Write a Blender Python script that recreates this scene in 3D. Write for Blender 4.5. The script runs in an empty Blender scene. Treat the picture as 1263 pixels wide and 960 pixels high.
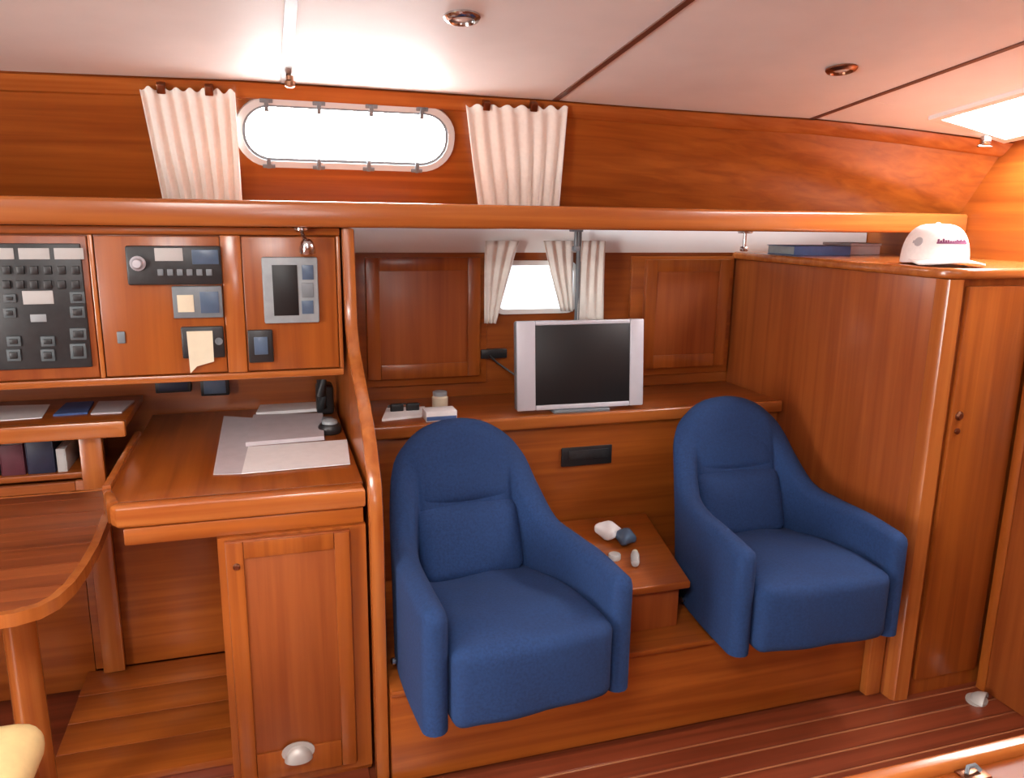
import bpy, bmesh, math, random
from mathutils import Vector, Matrix
random.seed(7)
scene = bpy.context.scene
COL = scene.collection

# ------------------------------------------------------------------ camera
F_PX, CW, CH = 960.0, 1263.0, 960.0
YAW, PITCH, ROLL = math.radians(17.5), math.radians(12.4), math.radians(0.8)
CAM = Vector((0, 0, 1.42))
_f = Vector((math.sin(YAW)*math.cos(PITCH), math.cos(YAW)*math.cos(PITCH), -math.sin(PITCH)))
_r = Vector((math.cos(YAW), -math.sin(YAW), 0)); _u = _r.cross(_f)
CR = _r*math.cos(ROLL)+_u*math.sin(ROLL); CU = _u*math.cos(ROLL)-_r*math.sin(ROLL); CF = _f
cd = bpy.data.cameras.new('camera'); cam = bpy.data.objects.new('camera', cd); COL.objects.link(cam)
cd.sensor_fit = 'HORIZONTAL'; cd.sensor_width = 36.0; cd.lens = 36.0*F_PX/CW; cd.clip_start = 0.02
cam.matrix_world = Matrix(((CR.x, CU.x, -CF.x, CAM.x), (CR.y, CU.y, -CF.y, CAM.y), (CR.z, CU.z, -CF.z, CAM.z), (0, 0, 0, 1)))
scene.camera = cam

# ------------------------------------------------------------------ world, light levels, exposure
w = bpy.data.worlds.new('overcast_sky'); scene.world = w; w.use_nodes = True
w.node_tree.nodes['Background'].inputs[0].default_value = (0.85, 0.93, 1.0, 1)
w.node_tree.nodes['Background'].inputs[1].default_value = 2.0
PORTLIGHT_GLOW = 14.0     # daylight in every side portlight, this side and the opposite one
HATCH_GLOW = 20.0         # daylight in the deck hatches (they face the sky)
COMPANIONWAY_GLOW = 14.0  # daylight in the open companionway
vs = scene.view_settings
vs.view_transform = 'Standard'; vs.look = 'None'; vs.gamma = 1.0; vs.exposure = 0.95
vs.use_curve_mapping = False

# ------------------------------------------------------------------ pixel helpers (a pixel gives a direction, the plane it lies on the distance)
def ray(px, py): return CR*((px-CW/2)/F_PX) - CU*((py-CH/2)/F_PX) + CF
def P(px, py, **k):
    (a, v), = k.items(); i = 'xyz'.index(a); d = ray(px, py)
    return CAM + d*((v-CAM[i])/d[i])

# ------------------------------------------------------------------ materials
MATS = {}
def srgb(r, g, b):
    f = lambda c: c/12.92 if c <= .04045 else ((c+.055)/1.055)**2.4
    return (f(r/255), f(g/255), f(b/255), 1)
def new_mat(name):
    m = bpy.data.materials.new(name); m.use_nodes = True; MATS[name] = m
    return m, m.node_tree.nodes, m.node_tree.links, m.node_tree.nodes['Principled BSDF']
def wood(name, light, dark, axis='x', rough=.32, coat=.25, fine=1.0):
    m, N, L, B = new_mat(name)
    geo = N.new('ShaderNodeNewGeometry'); mp = N.new('ShaderNodeMapping')
    s = [34.0*fine]*3; s['xyz'.index(axis)] = 1.3; mp.inputs['Scale'].default_value = s
    L.new(geo.outputs['Position'], mp.inputs['Vector'])
    n1 = N.new('ShaderNodeTexNoise'); n1.inputs['Scale'].default_value = 1.0; n1.inputs['Detail'].default_value = 5; n1.inputs['Distortion'].default_value = .6
    L.new(mp.outputs[0], n1.inputs['Vector'])
    n2 = N.new('ShaderNodeTexNoise'); n2.inputs['Scale'].default_value = 2.3; n2.inputs['Detail'].default_value = 2
    L.new(geo.outputs['Position'], n2.inputs['Vector'])
    mx = N.new('ShaderNodeMath'); mx.operation = 'MULTIPLY_ADD'; mx.inputs[1].default_value = .35
    L.new(n2.outputs['Fac'], mx.inputs[0]); L.new(n1.outputs['Fac'], mx.inputs[2])
    cr = N.new('ShaderNodeValToRGB'); e = cr.color_ramp.elements
    e[0].position = .48; e[0].color = dark; e[1].position = .86; e[1].color = light
    L.new(mx.outputs[0], cr.inputs[0])
    oi = N.new('ShaderNodeObjectInfo'); hs = N.new('ShaderNodeHueSaturation')
    mr = N.new('ShaderNodeMapRange'); mr.inputs['To Min'].default_value = .93; mr.inputs['To Max'].default_value = 1.07
    L.new(oi.outputs['Random'], mr.inputs['Value']); L.new(mr.outputs[0], hs.inputs['Value'])
    L.new(cr.outputs[0], hs.inputs['Color']); L.new(hs.outputs[0], B.inputs['Base Color'])
    bp = N.new('ShaderNodeBump'); bp.inputs['Strength'].default_value = .04; bp.inputs['Distance'].default_value = .002
    L.new(n1.outputs['Fac'], bp.inputs['Height']); L.new(bp.outputs[0], B.inputs['Normal'])
    B.inputs['Roughness'].default_value = rough; B.inputs['Coat Weight'].default_value = coat; B.inputs['Coat Roughness'].default_value = .18
    return m
def plain(name, col, rough=.5, metal=0, noise=0.0, nscale=40, bump=0.0, coat=0, emit=0):
    m, N, L, B = new_mat(name)
    B.inputs['Roughness'].default_value = rough; B.inputs['Metallic'].default_value = metal; B.inputs['Coat Weight'].default_value = coat
    t = N.new('ShaderNodeTexNoise'); t.inputs['Scale'].default_value = nscale; t.inputs['Detail'].default_value = 4
    geo = N.new('ShaderNodeNewGeometry'); L.new(geo.outputs['Position'], t.inputs['Vector'])
    cr = N.new('ShaderNodeValToRGB'); e = cr.color_ramp.elements
    a = max(noise, .015)
    e[0].position = .3; e[0].color = tuple(c*(1-a) for c in col[:3])+(1,); e[1].position = .7; e[1].color = tuple(min(1, c*(1+a)) for c in col[:3])+(1,)
    L.new(t.outputs['Fac'], cr.inputs[0]); L.new(cr.outputs[0], B.inputs['Base Color'])
    if bump:
        bp = N.new('ShaderNodeBump'); bp.inputs['Strength'].default_value = bump; bp.inputs['Distance'].default_value = .003
        L.new(t.outputs['Fac'], bp.inputs['Height']); L.new(bp.outputs[0], B.inputs['Normal'])
    if emit:
        L.new(cr.outputs[0], B.inputs['Emission Color']); B.inputs['Emission Strength'].default_value = emit
    return m
TL, TD = srgb(168, 90, 32), srgb(136, 65, 20)
wood('wood_x', TL, TD, 'x'); wood('wood_z', TL, TD, 'z'); wood('wood_y', TL, TD, 'y')
wood('lip_x', srgb(182, 106, 48), srgb(154, 79, 32), 'x', rough=.25, coat=.5)
wood('trim_wood', srgb(182, 106, 48), srgb(154, 79, 32), 'z', rough=.25, coat=.5)
wood('door_z', srgb(162, 85, 36), srgb(138, 65, 25), 'z', rough=.42, coat=.1)
wood('floor_x', srgb(138, 66, 40), srgb(106, 46, 27), 'x', rough=.3, coat=.3)
wood('table_x', srgb(166, 90, 46), srgb(116, 55, 24), 'x', rough=.3, fine=.8)
wood('table_dark', srgb(148, 78, 40), srgb(104, 48, 21), 'x', rough=.3, fine=.8)
wood('holly', srgb(184, 122, 84), srgb(158, 96, 64), 'x')
plain('ceiling_vinyl', srgb(244, 243, 241), .55, noise=.03, nscale=6)
plain('gap_strip', srgb(104, 62, 48), .4, noise=.1)
plain('gap_strip_grey', srgb(112, 90, 78), .35, noise=.1)
plain('navy_fabric', srgb(26, 56, 102), .92, noise=.18, nscale=160, bump=.25)
plain('navy_piping', srgb(40, 70, 130), .85, noise=.1, nscale=120)
plain('curtain_cloth', srgb(246, 243, 236), .9, noise=.03, nscale=80)
plain('chrome', srgb(200, 200, 200), .2, metal=1)
plain('bronze', srgb(150, 108, 84), .28, metal=1)
plain('white_plastic', srgb(236, 234, 230), .4)
plain('silver_plastic', srgb(196, 196, 204), .38, metal=.15)
plain('black_plastic', srgb(34, 34, 36), .4)
plain('breaker_grey', srgb(84, 94, 98), .5, noise=.1)
plain('dull_metal', srgb(196, 192, 186), .45, metal=.3)
plain('panel_black', srgb(42, 44, 46), .4, noise=.2, nscale=60)
plain('grey_plastic', srgb(116, 124, 130), .4, noise=.06)
plain('pale_grey', srgb(150, 158, 162), .4, noise=.08)
plain('slate_blue', srgb(78, 98, 122), .3, noise=.1)
plain('screen_glass', srgb(20, 22, 24), .42)
plain('label_white', srgb(188, 188, 186), .6)
plain('paper', srgb(240, 238, 238), .85, noise=.03)
plain('paper_grey', srgb(196, 188, 192), .85, noise=.05, nscale=25)
plain('paper_blue', srgb(70, 96, 150), .7, noise=.1)
plain('note_cream', srgb(222, 212, 186), .85, noise=.03)
plain('cream_fabric', srgb(244, 214, 150), .8, noise=.05, bump=.1)
plain('cap_cloth', srgb(240, 230, 226), .9, noise=.03, bump=.05, nscale=120)
plain('cap_print', srgb(120, 60, 92), .8)
plain('cap_print_grey', srgb(176, 170, 172), .8)
plain('blue_cover', srgb(74, 104, 158), .5, noise=.1)
plain('dark_blue', srgb(34, 38, 62), .5, noise=.1)
plain('dark_red', srgb(92, 40, 52), .6, noise=.1)
plain('window_seal', srgb(206, 208, 208), .4)
def glow(name, col, strength):
    m, N, L, B = new_mat(name)
    B.inputs['Base Color'].default_value = (.8, .8, .8, 1); B.inputs['Roughness'].default_value = .1
    t = N.new('ShaderNodeTexNoise'); t.inputs['Scale'].default_value = 3
    geo = N.new('ShaderNodeNewGeometry'); L.new(geo.outputs['Position'], t.inputs['Vector'])
    cr = N.new('ShaderNodeValToRGB'); e = cr.color_ramp.elements; e[0].color = tuple(c*.92 for c in col)+(1,); e[1].color = tuple(col)+(1,)
    L.new(t.outputs['Fac'], cr.inputs[0]); L.new(cr.outputs[0], B.inputs['Emission Color']); B.inputs['Emission Strength'].default_value = strength
glow('portlight_glass', (1, 1, 1), PORTLIGHT_GLOW)
glow('small_portlight_glass', (.82, .9, 1), 1.0)
glow('companionway_daylight', (1, .98, .95), COMPANIONWAY_GLOW)
glow('far_portlight_glass', (1, 1, 1), PORTLIGHT_GLOW)
glow('hatch_glass', (1, .98, .95), HATCH_GLOW)
glow('side_hatch_glass', (1, 1, 1), HATCH_GLOW)

# ------------------------------------------------------------------ mesh helpers
class MB:
    def __init__(s): s.v = []; s.f = []
    def add(s, vs_, fs, M=None):
        o = len(s.v); s.v += [tuple(M @ Vector(v)) if M else tuple(v) for v in vs_]; s.f += [tuple(i+o for i in f) for f in fs]; return s
    def addbm(s, bm, M=None):
        bm.verts.index_update(); s.add([v.co.copy() for v in bm.verts], [[v.index for v in f.verts] for f in bm.faces], M); bm.free(); return s
    def box(s, x0, x1, y0, y1, z0, z1, bev=.003, seg=2, M=None):
        bm = bmesh.new(); bmesh.ops.create_cube(bm, size=1)
        bmesh.ops.transform(bm, matrix=Matrix.Translation(((x0+x1)/2, (y0+y1)/2, (z0+z1)/2)) @ Matrix.Diagonal((abs(x1-x0), abs(y1-y0), abs(z1-z0), 1)), verts=bm.verts)
        b = min(bev, .45*min(abs(x1-x0), abs(y1-y0), abs(z1-z0)))
        if b > 0: bmesh.ops.bevel(bm, geom=list(bm.edges), offset=b, segments=seg, affect='EDGES', profile=.5)
        return s.addbm(bm, M)
    def prism(s, poly, axis, a0, a1, bev=0, seg=2, M=None):
        # poly: 2-D outline in the two remaining axes (in xyz order), extruded along axis
        bm = bmesh.new()
        def pt(p, a):
            q = list(p); q.insert('xyz'.index(axis), a); return q
        vs_ = [bm.verts.new(pt(p, a0)) for p in poly]; f = bm.faces.new(vs_)
        r = bmesh.ops.extrude_face_region(bm, geom=[f]); nv = [g for g in r['geom'] if isinstance(g, bmesh.types.BMVert)]
        d = [0, 0, 0]; d['xyz'.index(axis)] = a1-a0; bmesh.ops.translate(bm, vec=d, verts=nv)
        bmesh.ops.recalc_face_normals(bm, faces=bm.faces)
        if bev:
            i = 'xyz'.index(axis); ed = [e for e in bm.edges if abs(e.verts[0].co[i]-e.verts[1].co[i]) < 1e-6]
            bmesh.ops.bevel(bm, geom=ed, offset=bev, segments=seg, affect='EDGES', profile=.5)
        return s.addbm(bm, M)
    def lathe(s, prof, n=24, M=None):
        v = []; f = []
        for r, z in prof:
            for k in range(n):
                a = 2*math.pi*k/n; v.append((r*math.cos(a), r*math.sin(a), z))
        for i in range(len(prof)-1):
            for k in range(n): f.append((i*n+k, i*n+(k+1) % n, (i+1)*n+(k+1) % n, (i+1)*n+k))
        f.append(tuple(reversed(range(n)))); f.append(tuple((len(prof)-1)*n+k for k in range(n)))
        return s.add(v, f, M)
    def tube(s, pts, r, n=10, M=None):
        pts = [Vector(p) for p in pts]; v = []; f = []; up = Vector((0, 0, 1))
        for i, p in enumerate(pts):
            t = (pts[min(i+1, len(pts)-1)]-pts[max(i-1, 0)]).normalized()
            a = t.cross(up)
            if a.length < 1e-3: a = t.cross(Vector((1, 0, 0)))
            a.normalize(); b = a.cross(t)
            for k in range(n):
                q = 2*math.pi*k/n; v.append(p+a*r*math.cos(q)+b*r*math.sin(q))
        for i in range(len(pts)-1):
            for k in range(n): f.append((i*n+k, (i+1)*n+k, (i+1)*n+(k+1) % n, i*n+(k+1) % n))
        f.append(tuple(range(n))); f.append(tuple(reversed([(len(pts)-1)*n+k for k in range(n)])))
        return s.add(v, f, M)
    def cushion(s, hx, hy, hz, r, bulge=(0, 0, 0), n=10, fn=None, M=None):
        bm = bmesh.new(); bmesh.ops.create_cube(bm, size=2)
        bmesh.ops.subdivide_edges(bm, edges=list(bm.edges), cuts=n, use_grid_fill=True)
        h = (hx, hy, hz); rr = min(r, hx, hy, hz)
        for v in bm.verts:
            c = v.co.copy(); q = Vector([math.copysign(abs(c[i])**.7, c[i])*h[i] for i in range(3)])
            inn = Vector([max(-(h[i]-rr), min(h[i]-rr, q[i])) for i in range(3)])
            d = q-inn; p = inn+(d.normalized()*rr if d.length > 1e-9 else d)
            for i in range(3):
                j, k = (i+1) % 3, (i+2) % 3
                p[i] += bulge[i]*math.copysign(1, p[i])*(abs(p[i])/h[i])*(1-(p[j]/h[j])**2)*(1-(p[k]/h[k])**2)
            v.co = fn(p) if fn else p
        return s.addbm(bm, M)
    def sheet(s, fn, nu, nv):
        v = [fn(i/nu, j/nv) for i in range(nu+1) for j in range(nv+1)]
        f = [(i*(nv+1)+j, (i+1)*(nv+1)+j, (i+1)*(nv+1)+j+1, i*(nv+1)+j+1) for i in range(nu) for j in range(nv)]
        return s.add(v, f)

ORG = {}
def tag(o, label=None, cat=None, group=None, kind=None):
    if label: o['label'] = label
    if cat: o['category'] = cat
    if group: o['group'] = group
    if kind: o['kind'] = kind
    return o
def build(mb, name, mat, parent=None, local=False, org=None):
    me = bpy.data.meshes.new(name)
    if parent is not None: o0 = Vector((0, 0, 0)) if local else ORG[parent]
    elif org is not None: o0 = Vector(org)
    else:
        xs, ys, zs = zip(*mb.v); o0 = Vector(((min(xs)+max(xs))/2, (min(ys)+max(ys))/2, min(zs)))
    me.from_pydata([tuple(Vector(v)-o0) for v in mb.v], [], mb.f); me.update()
    bm = bmesh.new(); bm.from_mesh(me); bmesh.ops.recalc_face_normals(bm, faces=bm.faces); bm.to_mesh(me); bm.free()
    me.polygons.foreach_set('use_smooth', [True]*len(me.polygons)); me.set_sharp_from_angle(angle=math.radians(38))
    me.materials.append(MATS[mat])
    o = bpy.data.objects.new(name, me); COL.objects.link(o); ORG[o] = o0
    if parent is not None: o.parent = parent
    else: o.location = o0
    return o
def thing(name, loc, label, cat, group=None, rz=0, kind=None):
    o = bpy.data.objects.new(name, None); COL.objects.link(o); o.location = loc; o.rotation_euler.z = rz; o.empty_display_size = .05
    ORG[o] = Vector(loc); tag(o, label, cat, group, kind); return o
def copy_tree(o, parent=None):
    c = o.copy(); COL.objects.link(c); c.parent = parent
    for ch in list(o.children): copy_tree(ch, c)
    return c
def Bx(*a, **k): return MB().box(*a, **k)

# ================================================================== THE SHELL
def stadium(cx, ct, hx, ht, r, n=8):
    pts = []
    for (sx, st, a0) in ((1, 1, 0), (-1, 1, 90), (-1, -1, 180), (1, -1, 270)):
        for k in range(n+1):
            a = math.radians(a0+90*k/n); pts.append((cx+sx*(hx-r)+r*math.cos(a), ct+st*(ht-r)+r*math.sin(a)))
    return pts
def ring_xz(o1, o2, y0, y1):
    n = len(o1); v = [(x, y0, z) for x, z in o1]+[(x, y1, z) for x, z in o1]+[(x, y1, z) for x, z in o2]+[(x, y0, z) for x, z in o2]
    return MB().add(v, [(a*n+k, a*n+(k+1) % n, ((a+1) % 4)*n+(k+1) % n, ((a+1) % 4)*n+k) for k in range(n) for a in range(4)])
XL, XR, YF, YB = -2.4, 2.36, -2.4, 2.68
def ytop(x): return 2.40 if x < .9 else 2.40-.34*((x-.9)/1.46)**2      # the cabin side curves inboard towards the bow
ZE = [(-9, 1.766), (-.62, 1.768), (-.03, 1.781), (.9, 1.779), (1.364, 1.768), (1.78, 1.753), (2.05, 1.728), (2.37, 1.685), (9, 1.0)]
def zedge(x):
    for (a, za), (b, zb) in zip(ZE, ZE[1:]):
        if a <= x <= b: return za+(zb-za)*(x-a)/(b-a)
def zceil(x, y):
    s = zedge(x)+.12*(ytop(x)-.4)
    if y >= .4: return s-.12*(y-.4)
    if y >= -.4: return s
    return s-.12*(-.4-y)

# floor and its planks
fl = tag(build(Bx(XL, XR, YF, YB, -.06, -.014, bev=0), 'floor', 'floor_x'), 'dark reddish wooden cabin sole with thin pale inlaid strips', 'floor', kind='structure')
PW, SW = .060, .007
def strip_mesh(w_, nm, mat, x0, x1, top):
    mb = Bx(x0, x1, 0, w_, -.0135, top, bev=.0012, seg=1); return build(mb, nm, mat, org=(0, 0, 0))
def planks(x0, x1, y0, y1):
    p0 = s0 = None; y = y1
    while y-PW > y0:
        for (w_, nm, mat) in ((PW, 'plank', 'floor_x'), (SW, 'inlay_strip', 'holly')):
            y -= w_
            src = p0 if nm == 'plank' else s0
            if src is None:
                o = strip_mesh(w_-.0008, nm, mat, x0, x1, 0 if nm == 'plank' else -.0004)
                if nm == 'plank': p0 = o
                else: s0 = o
            else: o = src.copy(); COL.objects.link(o)
            o.parent = fl; o.location = Vector((0, y, 0))-ORG[fl]
planks(XL+.01, XR-.01, YF+.02, 1.715)
planks(XL+.01, .19, 1.715, 2.02)

# ceiling: backing slab, panels, gap strips
def quad_slab(x0, x1, ya, yb, t0=.0, t1=.03):
    ks = sorted({ya, yb} | {y for y in (.4, -.4) if min(ya, yb) < y < max(ya, yb)}, reverse=True)
    m_ = max(1, int(math.ceil((x1-x0)/.13))); xs = [x0+(x1-x0)*k/m_ for k in range(m_+1)]; v = []; f = []
    n = len(xs)
    for t in (t0, t1):
        for y in ks:
            for x in xs: v.append((x, min(y, ytop(x)), zceil(x, min(y, ytop(x)))+t))
    m = len(ks)*n
    for j in range(len(ks)-1):
        for i in range(n-1):
            a = j*n+i; f += [(a, a+1, a+n+1, a+n), (m+a, m+a+n, m+a+n+1, m+a+1)]
    for j in range(len(ks)-1):
        for i in (0, n-1): a = j*n+i; f.append((a, a+n, m+a+n, m+a))
    for i in range(n-1):
        for j in (0, len(ks)-1): a = j*n+i; f.append((a, a+1, m+a+1, m+a))
    return MB().add(v, f)
GAPS = [-.72, .078, .882, 1.745]
ceil_root = tag(build(quad_slab(XL, XR, 2.40, YF, .035, .06), 'ceiling', 'ceiling_vinyl'), 'off-white padded vinyl headlining in panels with narrow brown gaps', 'ceiling', kind='structure')
edges = [XL]+GAPS+[XR]
G = .0045
HX0, HX1, HY0, HY1 = -.60, .02, -.35, .35      # deck hatch over the saloon (above the camera)

SX0, SX1, SY0, SY1 = 2.035, 2.30, 1.15, 2.035  # side hatch by the bulkhead
for i in range(len(edges)-1):
    x0, x1 = edges[i]+(G if i else 0), edges[i+1]-(G if i < len(edges)-2 else 0)
    if i == 1:       # the panel cut by the overhead hatch
        for (a, b, c, d) in ((x0, x1, 2.40, HY1+.012), (x0, HX0-.012, HY1+.012, HY0-.012), (HX1+.012, x1, HY1+.012, HY0-.012), (x0, x1, HY0-.012, YF)):
            build(quad_slab(a, b, c, d), 'ceiling_panel', 'ceiling_vinyl', ceil_root)
    elif i == 4:
        for (a, b, c, d) in ((x0, XR, 2.40, SY1+.012), (x0, SX0-.012, SY1+.012, SY0-.012), (SX1+.012, XR, SY1+.012, SY0-.012), (x0, XR, SY0-.012, YF)):
            build(quad_slab(a, b, c, d), 'ceiling_panel', 'ceiling_vinyl', ceil_root)
    else:
        build(quad_slab(x0, x1, 2.40, YF), 'ceiling_panel', 'ceiling_vinyl', ceil_root)
for k, g in enumerate(GAPS):
    hw = .013 if k == 1 else (.009 if k == 2 else .007)
    g0, g1 = (g-hw, g+hw)
    build(quad_slab(g0, g1, 2.395, YF, -.004, .004), 'ceiling_gap_strip', 'gap_strip_grey' if k == 1 else 'gap_strip', ceil_root)
# hatches
def hatch(name, x0, x1, y0, y1, glass, label, fw=.035, pane='hatch_pane'):
    cx, cy = (x0+x1)/2, (y0+y1)/2
    r = thing(name, (cx, cy, zceil(cx, cy)), label, 'hatch', kind='structure')
    for (a, b, c, d) in ((x0-fw, x1+fw, y1, y1+fw), (x0-fw, x1+fw, y0-fw, y0), (x0-fw, x0, y0, y1), (x1, x1+fw, y0, y1)):
        b = min(b, XR-.002)
        build(quad_slab(a, b, d, c, -.012, .03), 'hatch_frame', 'white_plastic', r)
    build(quad_slab(x0+.001, x1-.001, y1-.001, y0+.001, .004, .012), pane, glass, r)
    return r
hatch('window_hatch_offscreen', HX0, HX1, HY0, HY1, 'hatch_glass', 'square deck hatch in the headlining over the saloon table', pane='hatch_pane_offscreen')
h3 = hatch('window_3', SX0, SX1, SY0, SY1, 'side_hatch_glass', 'bright white-framed hatch in the headlining by the forward bulkhead', fw=.028)
zz = zceil(2.235, 2.052)-.0125
build(MB().box(2.22, 2.25, 2.04, 2.06, zz-.028, zz, bev=.004).box(2.205, 2.265, 2.045, 2.055, zz-.036, zz-.0285, bev=.003), 'hatch_latch', 'chrome', h3)

# walls
tag(build(Bx(XL, XR, YB, YB+.05, -.06, 1.44, bev=0), 'wall_back', 'wood_x'), 'wooden hull lining behind the nav desk and armchairs', 'wall', kind='structure')
tag(build(Bx(XL-.05, XL, YF, YB, -.06, 2.12, bev=0), 'wall_left', 'wood_z'), 'varnished wooden bulkhead aft of the nav station', 'wall', kind='structure')
tag(build(Bx(XL, XR, YF-.05, YF, -.06, 1.95, bev=0), 'wall_front', 'wood_x'), 'varnished wooden cabin side across from the nav desk', 'wall', kind='structure')
tag(build(Bx(XR, XR+.04, YF, YB, 0, 2.02, bev=0), 'wall_right', 'wood_y'), 'orange varnished main bulkhead past the white cap', 'wall', kind='structure')
# daylight from behind the camera: the companionway aft and the opposite side's twin of the long portlight
dw = thing('door_companionway_offscreen', (XL, 0, .40), 'open companionway with daylight aft of the nav station', 'companionway', kind='structure')
for (a, b, c, d) in ((-.46, -.40, .40, 1.84), (.40, .46, .40, 1.84), (-.399, .399, 1.78, 1.84), (-.399, .399, .40, .46)):
    build(Bx(XL+.001, XL+.03, a, b, c, d, bev=.004), 'door_frame', 'trim_wood', dw)
build(Bx(XL+.002, XL+.008, -.399, .399, .461, 1.779, bev=0), 'companionway_daylight_offscreen', 'companionway_daylight', dw)
g = thing('window_opposite_offscreen', (.26, YF, 1.45), 'long portlight in the cabin side across from the nav desk', 'window', kind='structure')
o1, o2 = stadium(.26, 1.58, .34, .115, .105), stadium(.26, 1.58, .32, .095, .085)
build(ring_xz(o1, o2, YF+.001, YF+.013), 'window_frame', 'white_plastic', g); build(MB().prism(o2, 'y', YF+.002, YF+.006), 'opposite_pane_offscreen', 'far_portlight_glass', g)
# sloping cabin side with the long portlight
SB, ST = (2.63, 1.408), (2.40, 1.80)
def ybot(x): return 2.63 if x < .9 else 2.63-.37*((x-.9)/1.46)**2
sl = Vector((0, ST[0]-SB[0], ST[1]-SB[1])).normalized()       # up the slope
sn = Vector((0, -sl.z, sl.y)); sn = sn if sn.y < 0 else -sn   # faces the cabin
def S(px, py, off=0.0):
    d = ray(px, py); p0 = Vector((0, SB[0], SB[1]))+sn*off
    return CAM + d*((p0-CAM).dot(sn)/d.dot(sn))
def SP(x, t, off=0.0): return Vector((x, SB[0], SB[1]))+sl*t+sn*off
def side_t(p): return (p-Vector((p.x, SB[0], SB[1]))).dot(sl)
T = math.hypot(ST[0]-SB[0], ST[1]-SB[1])
def side_row(x, b=0.0):      # ruled from the shelf line up to the headlining
    zt = zedge(x)+.02; yt = ytop(x) if x > .9 else SB[0]+(ST[0]-SB[0])*(zt-SB[1])/(ST[1]-SB[1])
    yt = min(yt, SB[0]+(ST[0]-SB[0])*(zt-SB[1])/(ST[1]-SB[1]))
    return [(x, ybot(x)+b, SB[1]), (x, yt+b, zt)]
xs = [XL, -.62, -.03, .5]+[.9+.0973*k for k in range(16)]; n = len(xs)
v = [q for b in (0, .03) for x in xs for q in side_row(min(x, XR), b)]; f = []
for i in range(n-1): a = 2*i; f += [(a, a+2, a+3, a+1), (2*n+a, 2*n+a+1, 2*n+a+3, 2*n+a+2), (a, 2*n+a, 2*n+a+2, a+2), (a+1, a+3, 2*n+a+3, 2*n+a+1)]
f += [(0, 1, 2*n+1, 2*n), (2*n-2, 4*n-2, 4*n-1, 2*n-1)]
mb = MB().add(v, f)
tag(build(mb, 'wall_cabin_side', 'wood_x'), 'sloping varnished cabin side above the long overhead shelf', 'wall', kind='structure')
# crown trim under the headlining
mb = MB()
def crown_pts(x):
    (a, b) = side_row(x); z = zedge(x); t = (z-.045-a[2])/(b[2]-a[2]); y = a[1]+(b[1]-a[1])*t; t2 = (z-.004-a[2])/(b[2]-a[2]); y2 = a[1]+(b[1]-a[1])*t2
    return [(x, y-.002, z-.045), (x, y-.016, z-.042), (x, y2-.022, z-.006), (x, y2+.004, z-.004)]
xs = [min(x, XR) for x in xs]
v = [q for x in xs for q in crown_pts(x)]
f = [(i*4+j, i*4+(j+1) % 4, (i+1)*4+(j+1) % 4, (i+1)*4+j) for i in range(n-1) for j in range(4)]+[(3, 2, 1, 0), (4*n-4, 4*n-3, 4*n-2, 4*n-1)]
tag(build(mb.add(v, f), 'trim_1', 'lip_x'), 'wooden crown strip where the cabin side meets the headlining', 'trim', kind='structure')

# long portlight
A, Bp = S(290, 160), S(560, 168); ta, tb = side_t(S(425, 207)), side_t(S(425, 124))
wcx, wct, whx, wht = (A.x+Bp.x)/2, (ta+tb)/2, (Bp.x-A.x)/2, (tb-ta)/2
def ring(o1, o2, off0, off1):
    n = len(o1); v = [SP(x, t, off0) for x, t in o1]+[SP(x, t, off1) for x, t in o1]+[SP(x, t, off1) for x, t in o2]+[SP(x, t, off0) for x, t in o2]
    f = []
    for k in range(n):
        j = (k+1) % n
        for a in range(4): b = (a+1) % 4; f.append((a*n+k, a*n+j, b*n+j, b*n+k))
    return MB().add(v, f)
def slab(o, off0, off1):
    n = len(o); v = [SP(x, t, off0) for x, t in o]+[SP(x, t, off1) for x, t in o]
    return MB().add(v, [tuple(range(n)), tuple(reversed(range(n, 2*n)))]+[(k, (k+1) % n, n+(k+1) % n, n+k) for k in range(n)])
win = thing('window_1', SP(wcx, wct-wht), 'long rounded portlight with a pale frame and small clamps above the shelf', 'window', kind='structure')
O1, O2, O3 = stadium(wcx, wct, whx, wht, wht*.92), stadium(wcx, wct, whx-.020, wht-.020, (wht-.02)*.92), stadium(wcx, wct, whx-.028, wht-.028, (wht-.028)*.92)
build(ring(O1, O2, .0, .012), 'window_frame', 'window_seal', win)
build(ring(O2, O3, .001, .007), 'window_seal', 'grey_plastic', win)
build(slab(O3, .0015, .004), 'window_pane', 'portlight_glass', win)
def clip(x, t, s):
    mb = MB(); M = Matrix.Translation(SP(x, t, 0)) @ Matrix(((1, 0, 0), (0, sl.y, sn.y), (0, sl.z, sn.z))).to_4x4()
    mb.box(-.006, .006, -.018, .018, .010, .018, bev=.002, M=M).box(-.018, .018, s*.012-.006, s*.012+.006, .008, .015, bev=.002, M=M)
    return build(mb, 'window_clamp', 'grey_plastic', win)
for px in (330, 393, 456, 517):
    x = S(px, 165).x; clip(x, wct+wht-.020, 1); clip(x, wct-wht+.016, -1)

# small portlight in the hull behind the screen
w2 = thing('window_2', (.92, 2.67, 1.08), 'small portlight between white curtains behind the flat screen', 'window', kind='structure')
def rr2(x0, x1, z0, z1, r, n=5):
    return stadium((x0+x1)/2, (z0+z1)/2, (x1-x0)/2, (z1-z0)/2, r, n)
build(ring_xz(rr2(.765, 1.085, 1.082, 1.272, .04), rr2(.782, 1.068, 1.099, 1.255, .03), 2.66, 2.679), 'window_frame', 'white_plastic', w2)
build(MB().prism(rr2(.782, 1.068, 1.099, 1.255, .03), 'y', 2.668, 2.674), 'window_pane', 'small_portlight_glass', w2)

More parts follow.
